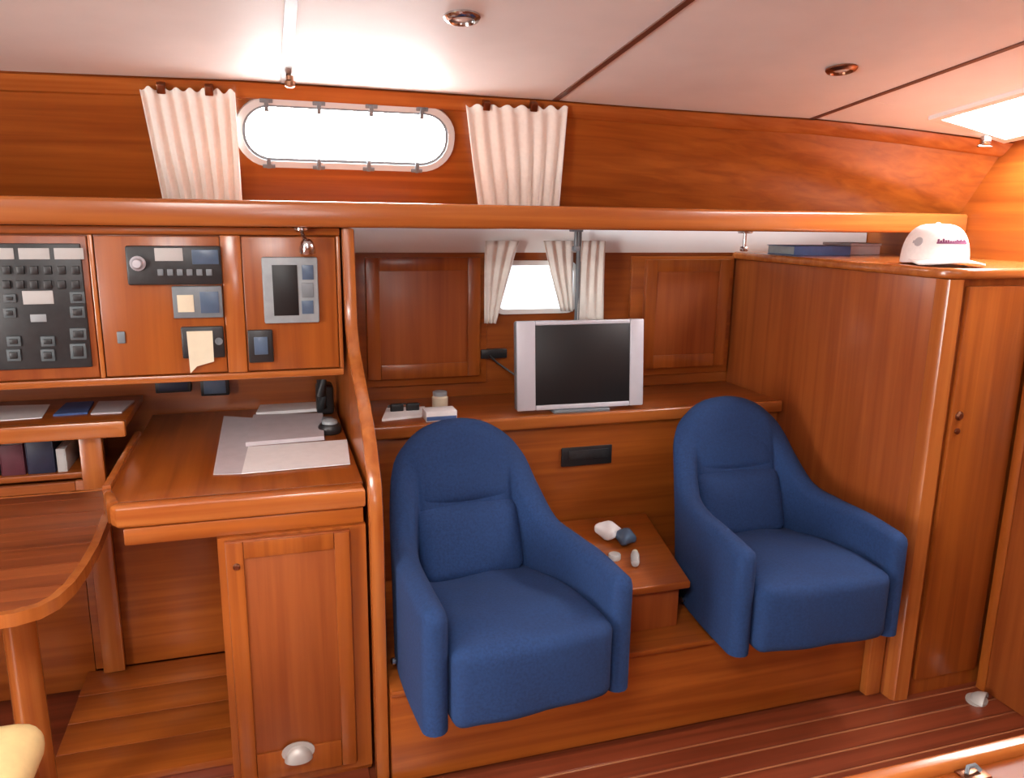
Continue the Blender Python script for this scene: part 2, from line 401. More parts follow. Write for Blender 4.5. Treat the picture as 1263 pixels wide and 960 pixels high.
# ================================================================== OVERHEAD SHELF
sh = thing('overhead_shelf', (.4, 2.4, 1.388), 'long overhead wooden shelf with a rounded front lip below the portlight', 'shelf')
build(Bx(XL+.003, XR-.003, 2.215, 2.60, 1.392, 1.407), 'shelf_board', 'wood_x', sh)
build(Bx(XL+.003, XR-.003, 2.185, 2.214, 1.388, 1.456, bev=.011, seg=3), 'shelf_lip', 'lip_x', sh)
# grey lining strip under the shelf, above the lockers
tag(build(Bx(.245, XR-.004, 2.668, 2.678, 1.300, 1.388, bev=.001), 'liner_strip', 'ceiling_vinyl'), 'pale vinyl lining strip right under the overhead shelf', 'lining')

# ================================================================== PARTITION between nav desk and seats
PX0, PX1 = .203, .237
def front_y(z):
    pts = [(0, 1.745), (.70, 1.745), (.80, 1.765), (.88, 1.83), (.95, 1.93), (1.01, 2.05), (1.06, 2.14), (1.12, 2.19), (1.386, 2.215)]
    for (a, ya), (b, yb) in zip(pts, pts[1:]):
        if a <= z <= b:
            t = (z-a)/(b-a); return ya+(yb-ya)*t
zs = [0, .3, .6, .70, .75, .8, .84, .88, .92, .95, .98, 1.01, 1.04, 1.06, 1.09, 1.12, 1.2, 1.3, 1.386]
part = thing('partition', (.22, 2.2, 0), 'narrow curved-edge wooden partition between the chart desk and the blue armchairs', 'partition')
poly = [(front_y(z)+.03, z) for z in zs]+[(2.675, 1.386), (2.675, 0)]
build(MB().prism(poly, 'x', PX0+.006, PX1-.006), 'partition_panel', 'wood_z', part)
poly = [(front_y(z), z) for z in zs]+[(front_y(z)+.034, z) for z in reversed(zs)]
build(MB().prism(poly, 'x', PX0, PX1, bev=.007, seg=2), 'edge_trim', 'trim_wood', part)

# ================================================================== NAV STATION
NY = 2.24
nav = thing('instrument_cabinet', (-.2, 2.45, .975), 'wooden instrument cabinet hung under the shelf over the chart desk', 'cabinet')
build(Bx(XL+.003, .199, NY+.012, 2.674, .985, 1.386), 'cabinet_body', 'wood_x', nav)
build(Bx(XL+.003, .199, NY-.004, NY+.012, .972, .992, bev=.004), 'bottom_rail', 'lip_x', nav)
build(Bx(XL+.003, .199, NY-.002, NY+.012, 1.366, 1.386, bev=.002), 'top_rail', 'wood_x', nav)
for x0, x1 in ((-1.2, -.431), (-.415, -.115), (-.060, .186)):
    d = build(Bx(x0, x1, NY-.004, NY+.011, .996, 1.362, bev=.003), 'cabinet_door', 'wood_z' if x0 > -.5 else 'door_z', nav)
for x0, x1 in ((-.429, -.417), (-.113, -.062), (.188, .199)):
    build(Bx(x0, x1, NY-.006, NY+.012, .993, 1.365, bev=.003), 'stile', 'trim_wood', nav)
p = P(150, 416, y=NY)
build(Bx(p.x-.010, p.x+.010, NY-.010, NY-.003, p.z-.016, p.z+.016, bev=.006), 'door_latch', 'grey_plastic', nav)
YD = NY-.0045            # door face
def rect(px0, py0, px1, py1, y):
    a, b = P(px0, py0, y=y), P(px1, py1, y=y); return a.x, b.x, b.z, a.z
# main switch panel
x0, x1, z0, z1 = rect(-40, 300, 115, 452, YD)
swp = thing('switch_panel', ((x0+x1)/2, YD, z0), 'black electrical switch panel with white label strips', 'switch panel')
build(Bx(x0, x1, YD-.010, YD-.0005, z0, z1, bev=.003), 'panel_plate', 'panel_black', swp)
def on_panel(root, px0, py0, px1, py1, name, mat, dep=.004, y=YD-.0105, bev=.0015):
    a, b, c, d = rect(px0, py0, px1, py1, y); return build(Bx(a, b, y-dep, y, c, d, bev=bev), name, mat, root)
for a, b in ((-20, 18), (22, 62), (66, 104)): on_panel(swp, a, 306, b, 320, 'label_strip', 'label_white', .002)
on_panel(swp, 27, 359, 67, 375, 'label_strip', 'label_white', .002)
on_panel(swp, 37, 388, 58, 397, 'label_strip', 'pale_grey', .002)
for r_, (py, h) in enumerate(((328, 13), (346, 13))):
    for px in (3, 20, 37, 54, 71, 88): on_panel(swp, px, py, px+11, py+h-3, 'toggle_switch', 'black_plastic', .007)
for px, py, ww, hh in ((4, 363, 17, 10), (4, 380, 17, 12), (86, 360, 20, 14), (86, 378, 20, 14), (8, 415, 19, 12), (8, 431, 19, 14), (50, 415, 19, 12), (50, 431, 19, 14), (86, 405, 22, 14), (86, 424, 22, 18)):
    b = on_panel(swp, px, py, px+ww, py+hh, 'breaker_block', 'breaker_grey', .005); 
    on_panel(swp, px+4, py+3, px+ww-4, py+hh-3, 'rocker', 'black_plastic', .008)
# radio
rad = thing('marine_radio', (P(215, 330, y=YD).x, YD, P(215, 350, y=YD).z), 'dark marine radio with a round knob, above a smaller grey gauge', 'radio')
x0, x1, z0, z1 = rect(155, 303, 275, 350, YD); build(Bx(x0, x1, YD-.022, YD-.0005, z0, z1, bev=.005), 'radio_body', 'panel_black', rad)
yr = YD-.0225
on_panel(rad, 190, 306, 226, 322, 'label_strip', 'label_white', .002, yr)
on_panel(rad, 236, 308, 270, 326, 'display', 'slate_blue', .003, yr)
a = P(170, 325, y=yr); build(MB().lathe([(.019, 0), (.019, .006), (.014, .010), (.012, .022), (.010, .024)], 20, Matrix.Translation((a.x, yr, a.z)) @ Matrix.Rotation(math.pi/2, 4, 'X')), 'knob', 'silver_plastic', rad)
for px in (194, 206, 218, 230, 242, 254): on_panel(rad, px, 332, px+8, 340, 'button', 'grey_plastic', .004, yr)
gau = thing('gauge_unit', (P(243, 370, y=YD).x, YD, P(243, 391, y=YD).z), 'small grey gauge with a pale square dial under the radio', 'gauge')
x0, x1, z0, z1 = rect(212, 353, 276, 391, YD); build(Bx(x0, x1, YD-.014, YD-.0005, z0, z1, bev=.003), 'gauge_body', 'grey_plastic', gau)
on_panel(gau, 218, 364, 240, 385, 'gauge_dial', 'note_cream', .002, YD-.0145); on_panel(gau, 246, 360, 271, 386, 'gauge_display', 'slate_blue', .002, YD-.0145)
# socket with note
so = thing('charger_socket', (P(250, 420, y=YD).x, YD, P(250, 440, y=YD).z), 'black charger socket half covered by a pinned note', 'socket')
x0, x1, z0, z1 = rect(223, 403, 278, 440, YD); build(Bx(x0, x1, YD-.012, YD-.0005, z0, z1, bev=.004), 'socket_plate', 'black_plastic', so)
a = P(270, 421, y=YD-.012); build(MB().lathe([(.010, 0), (.010, .004), (.007, .004), (.007, .001)], 16, Matrix.Translation((a.x, YD-.0122, a.z)) @ Matrix.Rotation(math.pi/2, 4, 'X')), 'socket_ring', 'grey_plastic', so)
yn = YD-.0145; q = [P(x, y, y=yn) for x, y in ((230, 409), (262, 408), (264, 446), (243, 452), (235, 461))]
tag(build(MB().prism([(c.x, c.z) for c in q], 'y', yn-.001, yn), 'paper_note', 'note_cream'), 'cream paper note with a torn corner hanging over the charger socket', 'note')
# black square by the display door
sq = thing('black_socket', (P(321, 426, y=YD).x, YD, P(321, 446, y=YD).z), 'small square black socket below the framed display', 'socket')
x0, x1, z0, z1 = rect(305, 407, 338, 446, YD); build(Bx(x0, x1, YD-.012, YD-.0005, z0, z1, bev=.004), 'socket_plate', 'black_plastic', sq)
on_panel(sq, 313, 416, 331, 437, 'socket_insert', 'slate_blue', .003, YD-.0125, bev=.002)
# framed display
dsp = thing('chart_display', (P(358, 358, y=YD).x, YD, P(358, 397, y=YD).z), 'small grey framed navigation display beside the partition', 'display')
x0, x1, z0, z1 = rect(322, 317, 394, 397, YD); build(Bx(x0, x1, YD-.018, YD-.0005, z0, z1, bev=.005), 'display_case', 'pale_grey', dsp)
on_panel(dsp, 335, 327, 369, 389, 'screen', 'screen_glass', .002, YD-.0185)
on_panel(dsp, 372, 327, 387, 345, 'button_pad', 'slate_blue', .003, YD-.0185); on_panel(dsp, 372, 349, 387, 367, 'button_pad', 'grey_plastic', .003, YD-.0185); on_panel(dsp, 372, 371, 387, 387, 'button_pad', 'slate_blue', .003, YD-.0185)
# reading lamp under the shelf lip
lp = thing('reading_lamp', P(375, 285, y=2.225), 'little chrome reading lamp under the shelf lip above the display', 'lamp')
c = P(372, 288, y=2.222)
build(MB().lathe([(.020, 0), (.020, .006), (.012, .010)], 18, Matrix.Translation((c.x, 2.222, 1.386)) @ Matrix.Rotation(math.pi, 4, 'X')), 'lamp_base', 'chrome', lp)
build(MB().tube([(c.x, 2.222, 1.378), (c.x+.004, 2.205, 1.362), (c.x+.012, 2.190, 1.350)], .005), 'lamp_arm', 'chrome', lp)
build(MB().lathe([(.010, 0), (.016, .006), (.021, .022), (.022, .034), (.019, .034)], 18, Matrix.Translation((c.x+.012, 2.190, 1.355)) @ Matrix.Rotation(math.radians(200), 4, 'X')), 'lamp_shade', 'chrome', lp)
# shelf hangers
for px, lab in ((712, 'dark steel hanger under the shelf between the small curtains'), (921, 'bright steel hanger under the shelf beside the blue book')):
    c = P(px, 292, y=2.26); mb = MB().box(c.x-.016, c.x+.016, 2.25, 2.29, 1.381, 1.3915, bev=.002).tube([(c.x, 2.27, 1.383), (c.x, 2.27, 1.335)], .006).box(c.x-.010, c.x+.010, 2.258, 2.282, 1.322, 1.338, bev=.004)
    tag(build(mb, 'shelf_hanger', 'grey_plastic' if px < 800 else 'chrome'), lab, 'bracket')

# back of the recess below the cabinet: two small devices
for px0, py0, px1, py1, mat, lab in ((190, 468, 236, 484, 'dark_blue', 'flat dark instrument set in the recess behind the chart desk'), (246, 464, 283, 488, 'slate_blue', 'squarish grey-blue instrument in the recess behind the chart desk')):
    x0, x1, z0, z1 = rect(px0, py0, px1, py1, 2.64); g = thing('recess_instrument', ((x0+x1)/2, 2.66, z0), lab, 'instrument')
    build(Bx(x0, x1, 2.645, 2.679, z0, z1, bev=.004), 'instrument_case', 'black_plastic', g)
    build(Bx(x0+.01, x1-.01, 2.642, 2.6455, z0+.008, z1-.008, bev=.001), 'instrument_face', mat, g)

# chart desk
DZ = .782
desk = thing('chart_desk', (-.09, 2.2, 0), 'wooden chart desk with a thick rounded front edge and a vented cupboard', 'desk')
top = [(-.375, 2.672), (-.375, 1.94), (-.345, 1.845), (.200, 1.845), (.200, 2.672)]
build(MB().prism(top, 'z', DZ-.022, DZ, bev=.002), 'desk_top', 'wood_y', desk)
build(MB().prism([(-.345, 1.806), (.200, 1.796), (.200, 1.8445), (-.345, 1.8445), (-.36, 1.825)], 'z', DZ-.052, DZ+.003, bev=.012, seg=3), 'front_edge', 'lip_x', desk)
e = MB(); a, b = Vector((-.372, 1.93, 0)), Vector((-.372, 2.40, 0))
e.prism([(-.392, 1.93), (-.374, 1.935), (-.374, 2.42), (-.392, 2.42)], 'z', DZ-.03, DZ+.014, bev=.005)
e.prism([(-.366, 1.828), (-.345, 1.8445), (-.374, 1.934), (-.392, 1.929)], 'z', DZ-.045, DZ+.006, bev=.005)
build(e, 'side_fiddle', 'trim_wood', desk)
dr = build(Bx(-.335, .196, 1.812, 1.832, .688, .728, bev=.003), 'drawer_front', 'wood_x', desk)
build(Bx(-.335, .196, 1.834, 2.66, .690, .758, bev=.002), 'apron', 'wood_x', desk)
build(MB().box(-.140, -.118, 1.815, 2.66, .02, .688, bev=.002).box(.178, .199, 1.815, 2.66, .02, .688, bev=.002).box(-.117, .177, 1.83, 2.66, .02, .04), 'cupboard_carcass', 'wood_z', desk)
build(Bx(-.140, .199, 1.80, 1.8145, .02, .688, bev=.0), 'cupboard_frame', 'wood_z', desk)
build(Bx(-.140, .199, 1.815, 2.60, .0005, .0195, bev=.001), 'toe_board', 'wood_x', desk)
door = build(Bx(-.124, .160, 1.786, 1.7995, .045, .683, bev=.003), 'cupboard_door', 'door_z', desk)
for (a, b, c, d) in ((-.122, -.084, .047, .681), (.122, .158, .047, .681), (-.083, .121, .640, .681), (-.083, .121, .047, .120)):
    build(Bx(a, b, 1.780, 1.7858, c, d, bev=.002), 'door_rail', 'wood_z', door)
a = P(292, 697, y=1.79); build(MB().lathe([(.008, 0), (.008, .004), (.005, .007)], 16, Matrix.Translation((a.x, 1.7798, a.z)) @ Matrix.Rotation(math.pi/2, 4, 'X')), 'door_lock', 'bronze', door)
def shell_vent(M, parent, local=False):
    # half-dome scoop: a quarter sphere with a flange
    mb = MB(); mb.prism([(.040*math.cos(2*math.pi*k/20), .003+.027*math.sin(2*math.pi*k/20)) for k in range(20)], 'z', 0, .003, M=M)
    v = []; f = []; nu, nv = 14, 6
    for j in range(nv+1):
        th = math.pi/2*j/nv
        for i in range(nu+1):
            ph = math.pi*i/nu; v.append((.034*math.cos(ph)*math.cos(th), -.018+.038*math.sin(ph)*math.cos(th), .003+.022*math.sin(th)))
    for j in range(nv):
        for i in range(nu): a = j*(nu+1)+i; f.append((a, a+1, a+nu+2, a+nu+1))
    mb.add(v, f, M); return build(mb, 'vent_cowl', 'dull_metal', parent, local=local)
a = P(368, 928, y=1.78); shell_vent(Matrix.Translation((a.x, 1.7797, a.z)) @ Matrix.Rotation(math.pi/2, 4, 'X'), door)
# footwell
build(Bx(-.555, -.145, 2.402, 2.42, .062, .6635, bev=.001), 'knee_panel', 'wood_x', desk)
fw = thing('footwell_step', (-.36, 2.14, 0), 'low wooden footwell step under the chart desk beside the cupboard', 'step')
for k in range(4): build(Bx(-.577, -.143, 1.874+.1315*k, 1.874+.1315*(k+1)-.0015, .040, .060, bev=.002), 'tread_board', 'wood_x', fw)
build(MB().box(-.570, -.145, 1.885, 1.90, .0005, .0395, bev=.001).box(-.570, -.555, 1.901, 2.398, .0005, .0395, bev=.001), 'riser', 'floor_x', fw)
tag(build(Bx(-.530, -.470, 2.372, 2.401, .0605, .80, bev=.004), 'corner_post', 'trim_wood'), 'upright wooden post in the footwell behind the table', 'post')
tag(build(Bx(XL+.003, -.557, 2.403, 2.424, .001, .66, bev=.001), 'bench_panel', 'wood_x'), 'dark wooden panel beneath the low bookshelf behind the table', 'panel')

# side shelf with papers, lower bookshelf
ss = thing('chart_shelf', (-.9, 2.5, .80), 'wooden chart shelf with loose papers beside the desk', 'shelf')
build(Bx(XL+.003, -.398, 2.345, 2.674, .828, .850), 'shelf_board', 'wood_x', ss)
build(Bx(XL+.003, -.398, 2.322, 2.3445, .806, .853, bev=.006), 'shelf_edge', 'lip_x', ss)
bs = thing('lower_bookshelf', (-.9, 2.5, .66), 'low wooden bookshelf under the chart shelf', 'shelf')
build(Bx(XL+.003, -.535, 2.426, 2.674, .664, .682), 'shelf_board', 'wood_x', bs)
build(Bx(-.534, -.515, 2.426, 2.674, .664, .827), 'shelf_end', 'wood_z', bs)
def paper(px, z, name, mat, label, cat, th=.0015):
    q = [P(a, b, z=z) for a, b in px]
    return tag(build(MB().prism([(c.x, c.y) for c in q], 'z', z, z+th), name, mat), label, cat)
paper([(0-60, 524), (52, 516), (62, 500), (-40, 503)], .8505, 'paper_sheet', 'paper', 'plain white paper sheet lying on the chart shelf beside the blue booklet', 'paper', .003)
paper([(66, 514), (108, 511), (116, 497), (82, 499)], .8505, 'blue_booklet', 'paper_blue', 'blue booklet lying on the chart shelf', 'booklet', .006)
paper([(112, 512), (150, 510), (166, 496), (122, 497)], .8505, 'paper_stack', 'paper_grey', 'grey-white papers on the chart shelf next to the blue booklet', 'paper', .005)
xx = -.90
for k, (wd, hh, mat, lab) in enumerate(((.05, .075, 'black_plastic', 'black boxy case on the low bookshelf, against the shelf back'), (.035, .10, 'pale_grey', 'grey spined book on the low bookshelf'), (.05, .085, 'black_plastic', 'black book with a plain spine on the low bookshelf'), (.06, .09, 'dark_red', 'dark red book on the low bookshelf'), (.07, .095, 'dark_blue', 'dark blue thick book on the low bookshelf'), (.025, .07, 'label_white', 'thin white book at the end of the low bookshelf'))):
    b = thing('book', (xx+wd/2, 2.5, .6825), lab, 'book', 'books on the low bookshelf')
    build(MB().box(xx, xx+.003, 2.44, 2.60, .6825, .6825+hh, bev=.001).box(xx+wd-.003, xx+wd, 2.44, 2.60, .6825, .6825+hh, bev=.001).box(xx+.0031, xx+wd-.0031, 2.44, 2.444, .6825, .6825+hh, bev=.001), 'book_cover', mat, b)
    build(Bx(xx+.0035, xx+wd-.0035, 2.4445, 2.596, .6845, .6805+hh, bev=.0005), 'pages', 'paper', b); xx += wd+.006

# things on the desk
DT = DZ+.0005
paper([(263, 586), (300, 585), (322, 517), (276, 514)], DT, 'chart_sheet', 'paper_grey', 'grey-white folded sheet under the pile of charts on the desk', 'chart', .002)
paper([(298, 585), (432, 573), (428, 543), (306, 552)], DT+.0022, 'white_chart', 'paper', 'bright white chart sheet in front on the chart desk', 'chart', .002)
paper([(303, 551), (400, 543), (398, 514), (313, 516)], DT+.0045, 'grey_chart_book', 'paper_grey', 'grey-pink chart book at the middle of the desk pile', 'book', .012)
paper([(316, 513), (404, 507), (396, 499), (322, 501)], DT+.0022, 'log_book', 'paper', 'white open log book at the back of the desk under the cabinet', 'book', .010)
hs = thing('radio_handset', (.17, 2.56, DT), 'black radio handset with a cradle at the back of the desk by the partition', 'handset')
build(Bx(.135, .19, 2.53, 2.60, DT, DT+.10, bev=.012, seg=3), 'handset_cradle', 'black_plastic', hs)
build(MB().tube([(.150, 2.522, DT+.03), (.150, 2.508, DT+.07), (.152, 2.522, DT+.12)], .016, 12), 'handset', 'panel_black', hs)
cal = thing('hand_compass', (.16, 2.31, DT), 'grey and black hand bearing compass lying on the desk by the partition', 'compass')
build(MB().lathe([(.030, .0), (.034, .006), (.034, .022), (.028, .030), (.012, .033)], 24, Matrix.Translation((.158, 2.31, DT))), 'compass_body', 'black_plastic', cal)
build(MB().lathe([(.024, 0), (.022, .008), (.012, .013)], 24, Matrix.Translation((.158, 2.31, DT+.0305))), 'compass_dome', 'pale_grey', cal)
build(Bx(.140, .176, 2.35, 2.41, DT, DT+.028, bev=.008), 'compass_handle', 'grey_plastic', cal)

# ================================================================== TABLE AND STOOL
tb_ = thing('side_table', (-.75, 1.85, 0), 'wooden table with a rounded corner and striped top beside the chart desk', 'table')
tp = [(-.405, 2.20), (-.392, 2.0), (-.385, 1.80), (-.388, 1.70), (-.395, 1.62), (-.410, 1.56), (-.435, 1.525), (-.475, 1.508), (-.54, 1.503), (-1.1, 1.503), (-1.1, 2.20)]
def inset(poly, d):
    n = len(poly); c = Vector((sum(p[0] for p in poly)/n, sum(p[1] for p in poly)/n)); out = []
    for i in range(n):
        a, b, e_ = Vector(poly[i-1]), Vector(poly[i]), Vector(poly[(i+1) % n])
        t1, t2 = (b-a).normalized(), (e_-b).normalized(); n1, n2 = Vector((-t1.y, t1.x)), Vector((-t2.y, t2.x)); m = (n1+n2).normalized()
        if m.dot(c-b) < 0: m = -m
        out.append(tuple(b+m*d))
    return out
def clip_band(poly, y0, y1):
    for lim, sg in ((y0, 1), (y1, -1)):
        out = []
        for k in range(len(poly)):
            a, b = poly[k-1], poly[k]; da, db = sg*(a[1]-lim), sg*(b[1]-lim)
            if (da >= 0) != (db >= 0): t = da/(da-db); out.append((a[0]+(b[0]-a[0])*t, lim))
            if db >= 0: out.append(b)
        poly = out
    return poly
inn = inset(tp, .0175); n = len(tp)
build(MB().prism(inset(tp, .019), 'z', .676, .690), 'table_core', 'gap_strip', tb_)
y0 = min(q[1] for q in inn); y1 = max(q[1] for q in inn); ns = 13
for k in range(ns):
    pb_ = clip_band(inn, y0+(y1-y0)*k/ns+.0009, y0+(y1-y0)*(k+1)/ns-.0009)
    build(MB().prism(pb_, 'z', .6905, .700-.0006*(k % 2)), 'table_slat', 'table_x' if k % 2 else 'table_dark', tb_)
mb = MB().add([(x, y, z) for z in (.676, .702) for x, y in tp]+[(x, y, z) for z in (.676, .702) for x, y in inn], [])
mb.f = [g for k in range(n) for j in [(k+1) % n] for g in ((k, j, n+j, n+k), (2*n+k, 3*n+k, 3*n+j, 2*n+j), (n+k, n+j, 3*n+j, 3*n+k), (k, 2*n+k, 2*n+j, j))]
build(mb, 'table_edging', 'trim_wood', tb_)
for (x, y) in ((-.545, 1.765), (-1.0, 1.765)):
    build(MB().lathe([(.034, 0), (.036, .01), (.033, .3), (.032, .66), (.036, .6755)], 20, Matrix.Translation((x, y, 0))), 'leg', 'trim_wood', tb_)
build(Bx(-1.0, -.545, 1.75, 1.78, .60, .655, bev=.004), 'cross_rail', 'wood_x', tb_)
st = thing('stool', (-.70, 1.50, 0), 'cream padded stool in front of the wooden table', 'stool')
SC = Vector((-.62, 1.38, 0))
build(MB().cushion(.17, .17, .045, .043, (0, 0, .012), 10, M=Matrix.Translation((SC.x, SC.y, .425))), 'seat_pad', 'cream_fabric', st)
build(Bx(SC.x-.15, SC.x+.15, SC.y-.15, SC.y+.15, .345, .3795, bev=.004), 'seat_frame', 'wood_x', st)
for sx in (-1, 1):
    for sy in (-1, 1): build(MB().lathe([(.016, 0.0005), (.018, .1), (.022, .3445)], 14, Matrix.Translation((SC.x+sx*.12, SC.y+sy*.12, 0))), 'leg', 'wood_z', st)

# ================================================================== SEAT PLINTH, CONSOLE, BACK SHELF
pl = thing('seat_plinth', (.97, 2.0, 0), 'low wooden plinth carrying the two blue armchairs', 'plinth')
build(Bx(.241, 1.744, 1.735, 2.674, .0005, .255, bev=.002), 'plinth_body', 'wood_x', pl)
build(Bx(.241, 1.744, 1.718, 2.674, .2555, .273, bev=.005), 'plinth_top', 'wood_x', pl)
build(Bx(1.69, 1.742, 1.705, 1.7345, .0005, .255, bev=.003), 'end_post', 'trim_wood', pl)
con = thing('seat_console', (1.0, 2.05, .2735), 'boxed wooden console with a rounded top board between the blue armchairs', 'console')
def cpoly(d): return [(.80+d, 1.795+d), (1.105-d, 1.795+d), (1.225-d, 2.31), (.80+d, 2.31)]
build(MB().prism(cpoly(.022), 'z', .2735, .395), 'console_body', 'door_z', con)
build(MB().prism(cpoly(0), 'z', .3955, .420, bev=.006, seg=3), 'console_top', 'wood_x', con)
bk = thing('back_shelf', (1.0, 2.5, .2735), 'wooden shelf unit behind the armchairs carrying the flat screen', 'shelf')
build(Bx(.241, 1.744, 2.325, 2.345, .2735, .768, bev=.002), 'front_panel', 'wood_x', bk)
build(Bx(.241, 1.744, 2.318, 2.674, .769, .789, bev=.002), 'shelf_board', 'wood_x', bk)
build(Bx(.241, 1.744, 2.297, 2.3175, .752, .794, bev=.007, seg=3), 'shelf_edge', 'lip_x', bk)
g0 = P(692, 562, y=2.322); g1 = P(754, 562, y=2.322)
gz = (g0.z+g1.z)/2
build(Bx(g0.x, g1.x, 2.3165, 2.3245, gz-.033, gz+.033, bev=.006), 'grip_frame', 'black_plastic', bk)
build(Bx(g0.x+.025, g1.x-.015, 2.312, 2.3162, gz-.008, gz+.022, bev=.003), 'grip_flap', 'panel_black', bk)
# wall lockers
def locker_door(x0, x1, z0, z1, lab):
    r = thing('wall_locker', ((x0+x1)/2, 2.66, z0), lab, 'locker')
    build(Bx(x0-.05, x1+.03, 2.662, 2.678, z0-.03, z1+.012, bev=.002), 'locker_frame', 'wood_x', r)
    d = build(Bx(x0, x1, 2.645, 2.6615, z0, z1, bev=.003), 'locker_door', 'door_z', r)
    for (a, b, c, e_) in ((x0, x0+.045, z0, z1), (x1-.045, x1, z0, z1), (x0+.0455, x1-.0455, z1-.045, z1), (x0+.0455, x1-.0455, z0, z0+.05)):
        build(Bx(a, b, 2.639, 2.6448, c, e_, bev=.002), 'door_rail', 'wood_z', d)
    return r
locker_door(.315, .712, .868, 1.285, 'panelled wooden locker door beside the partition')
locker_door(1.352, 1.708, .862, 1.275, 'panelled wooden locker door beside the tall locker')
# small dark fitting
x0, x1, z0, z1 = rect(594, 432, 626, 442, 2.65)
ft = thing('antenna_socket', ((x0+x1)/2, 2.66, z0), 'little dark socket on the hull lining beside the flat screen', 'socket')
build(Bx(x0, x1, 2.655, 2.679, z0, z1, bev=.003), 'socket_plate', 'black_plastic', ft)
build(MB().tube([(x0+.03, 2.652, z0+.012), (x0+.05, 2.62, z0-.01), (x0+.12, 2.58, z0-.06)], .004, 8), 'cable', 'black_plastic', ft)

# flat screen
tv = thing('flat_screen', (.982, 2.350, .7895), 'small silver flat-screen television with side speakers on the back shelf', 'television', rz=math.radians(-2))
TW, TH, T0 = .223, .293, .012
lean = Matrix.Translation((0, 0, T0)) @ Matrix.Rotation(math.radians(-5), 4, 'X') @ Matrix.Translation((0, 0, -T0))
def tvp(mb, n, m, par=None): return build(mb, n, m, par or tv, local=True)
tvp(MB().box(-TW, TW, -.004, .030, T0, T0+TH, bev=.008, seg=3, M=lean), 'case', 'grey_plastic')
tvp(MB().box(-TW+.064, TW-.050, -.012, -.0045, T0+TH-.014, T0+TH, bev=.003, M=lean), 'bezel', 'silver_plastic')
tvp(MB().box(-TW+.064, TW-.050, -.012, -.0045, T0, T0+.016, bev=.003, M=lean), 'bezel', 'silver_plastic')
tvp(MB().box(-TW, -TW+.0635, -.013, -.0045, T0, T0+TH, bev=.004, M=lean), 'speaker', 'silver_plastic')
tvp(MB().box(TW-.0495, TW, -.013, -.0045, T0, T0+TH, bev=.004, M=lean), 'speaker', 'silver_plastic')
tvp(MB().box(-TW+.064, TW-.050, -.009, -.0047, T0+.0165, T0+TH-.0145, bev=.001, M=lean), 'screen', 'screen_glass')
tvp(MB().box(-.10, .10, -.02, .09, 0, .011, bev=.004), 'stand', 'grey_plastic')

# things on the back shelf behind the left chair
paper([(471, 520), (520, 515), (524, 504), (477, 506)], .7895, 'magazine', 'paper', 'white magazine lying on the back shelf beside the partition', 'magazine', .008)
bxs = thing('small_carton', (.50, 2.36, .7895), 'small blue and white carton on the back shelf behind the armchair', 'box')
build(Bx(.455, .555, 2.335, 2.40, .7895, .822, bev=.002), 'carton', 'paper', bxs); build(Bx(.457, .553, 2.3335, 2.3348, .793, .806, bev=.0002), 'blue_band', 'blue_cover', bxs)
gl = thing('sunglasses', (.40, 2.46, .7895), 'dark folded sunglasses on the back shelf beside the magazine', 'sunglasses')
build(MB().cushion(.022, .006, .016, .006, (0, 0, 0), 4, M=Matrix.Translation((.385, 2.47, .807))).cushion(.022, .006, .016, .006, (0, 0, 0), 4, M=Matrix.Translation((.437, 2.47, .807))), 'lens', 'screen_glass', gl)
build(MB().tube([(.360, 2.478, .815), (.411, 2.476, .819), (.462, 2.478, .815)], .0025, 6).tube([(.360, 2.478, .815), (.362, 2.52, .800), (.45, 2.53, .793)], .002, 6).tube([(.462, 2.478, .815), (.460, 2.515, .800), (.37, 2.525, .793)], .002, 6), 'temple_frame', 'black_plastic', gl)
mg = thing('small_jar', (.52, 2.50, .7895), 'small pale jar on the back shelf behind the carton', 'jar')
build(MB().lathe([(.024, 0), (.027, .004), (.027, .04), (.022, .046)], 20, Matrix.Translation((.535, 2.50, .7895))), 'jar_body', 'note_cream', mg)
build(MB().lathe([(.024, 0), (.024, .012), (.021, .014)], 20, Matrix.Translation((.535, 2.50, .8357))), 'jar_lid', 'pale_grey', mg)

# things on the console
pk = thing('tissue_pack', (1.01, 2.10, .4205), 'crumpled blue and white packet on the console', 'packet')
def crump(p): return p+Vector((.004*math.sin(90*p.y), .004*math.sin(80*p.x+1), .007*math.sin(70*p.x)*math.cos(60*p.y)))
build(MB().cushion(.030, .040, .014, .010, (0, 0, .008), 7, crump, Matrix.Translation((1.00, 2.13, .449)) @ Matrix.Rotation(.5, 4, 'Z')), 'packet', 'paper', pk)
build(MB().cushion(.026, .032, .013, .010, (0, 0, .008), 6, crump, Matrix.Translation((1.035, 2.075, .446)) @ Matrix.Rotation(.2, 4, 'Z')), 'packet_wrapper', 'slate_blue', pk)
jr = thing('lotion_tube', (1.0, 1.94, .4205), 'small pale tube lying on the console in front of the packet', 'tube')
Mt = Matrix.Translation((1.005, 1.945, .4345)) @ Matrix.Rotation(-.45, 4, 'Z') @ Matrix.Rotation(-math.pi/2, 4, 'X') @ Matrix.Scale(.8, 4)
build(MB().lathe([(.004, -.05), (.014, -.045), (.0165, -.03), (.0165, .03), (.012, .034)], 16, Mt), 'tube_body', 'label_white', jr)
build(MB().lathe([(.012, .0345), (.012, .055), (.010, .057)], 16, Mt), 'tube_cap', 'note_cream', jr)
cp = thing('bottle_cap', (.955, 2.0, .4205), 'round pale bottle cap on the console by the tube', 'cap')
build(MB().lathe([(.018, 0), (.019, .004), (.019, .014), (.017, .017)], 20, Matrix.Translation((.957, 1.985, .4205))), 'cap_shell', 'label_white', cp)

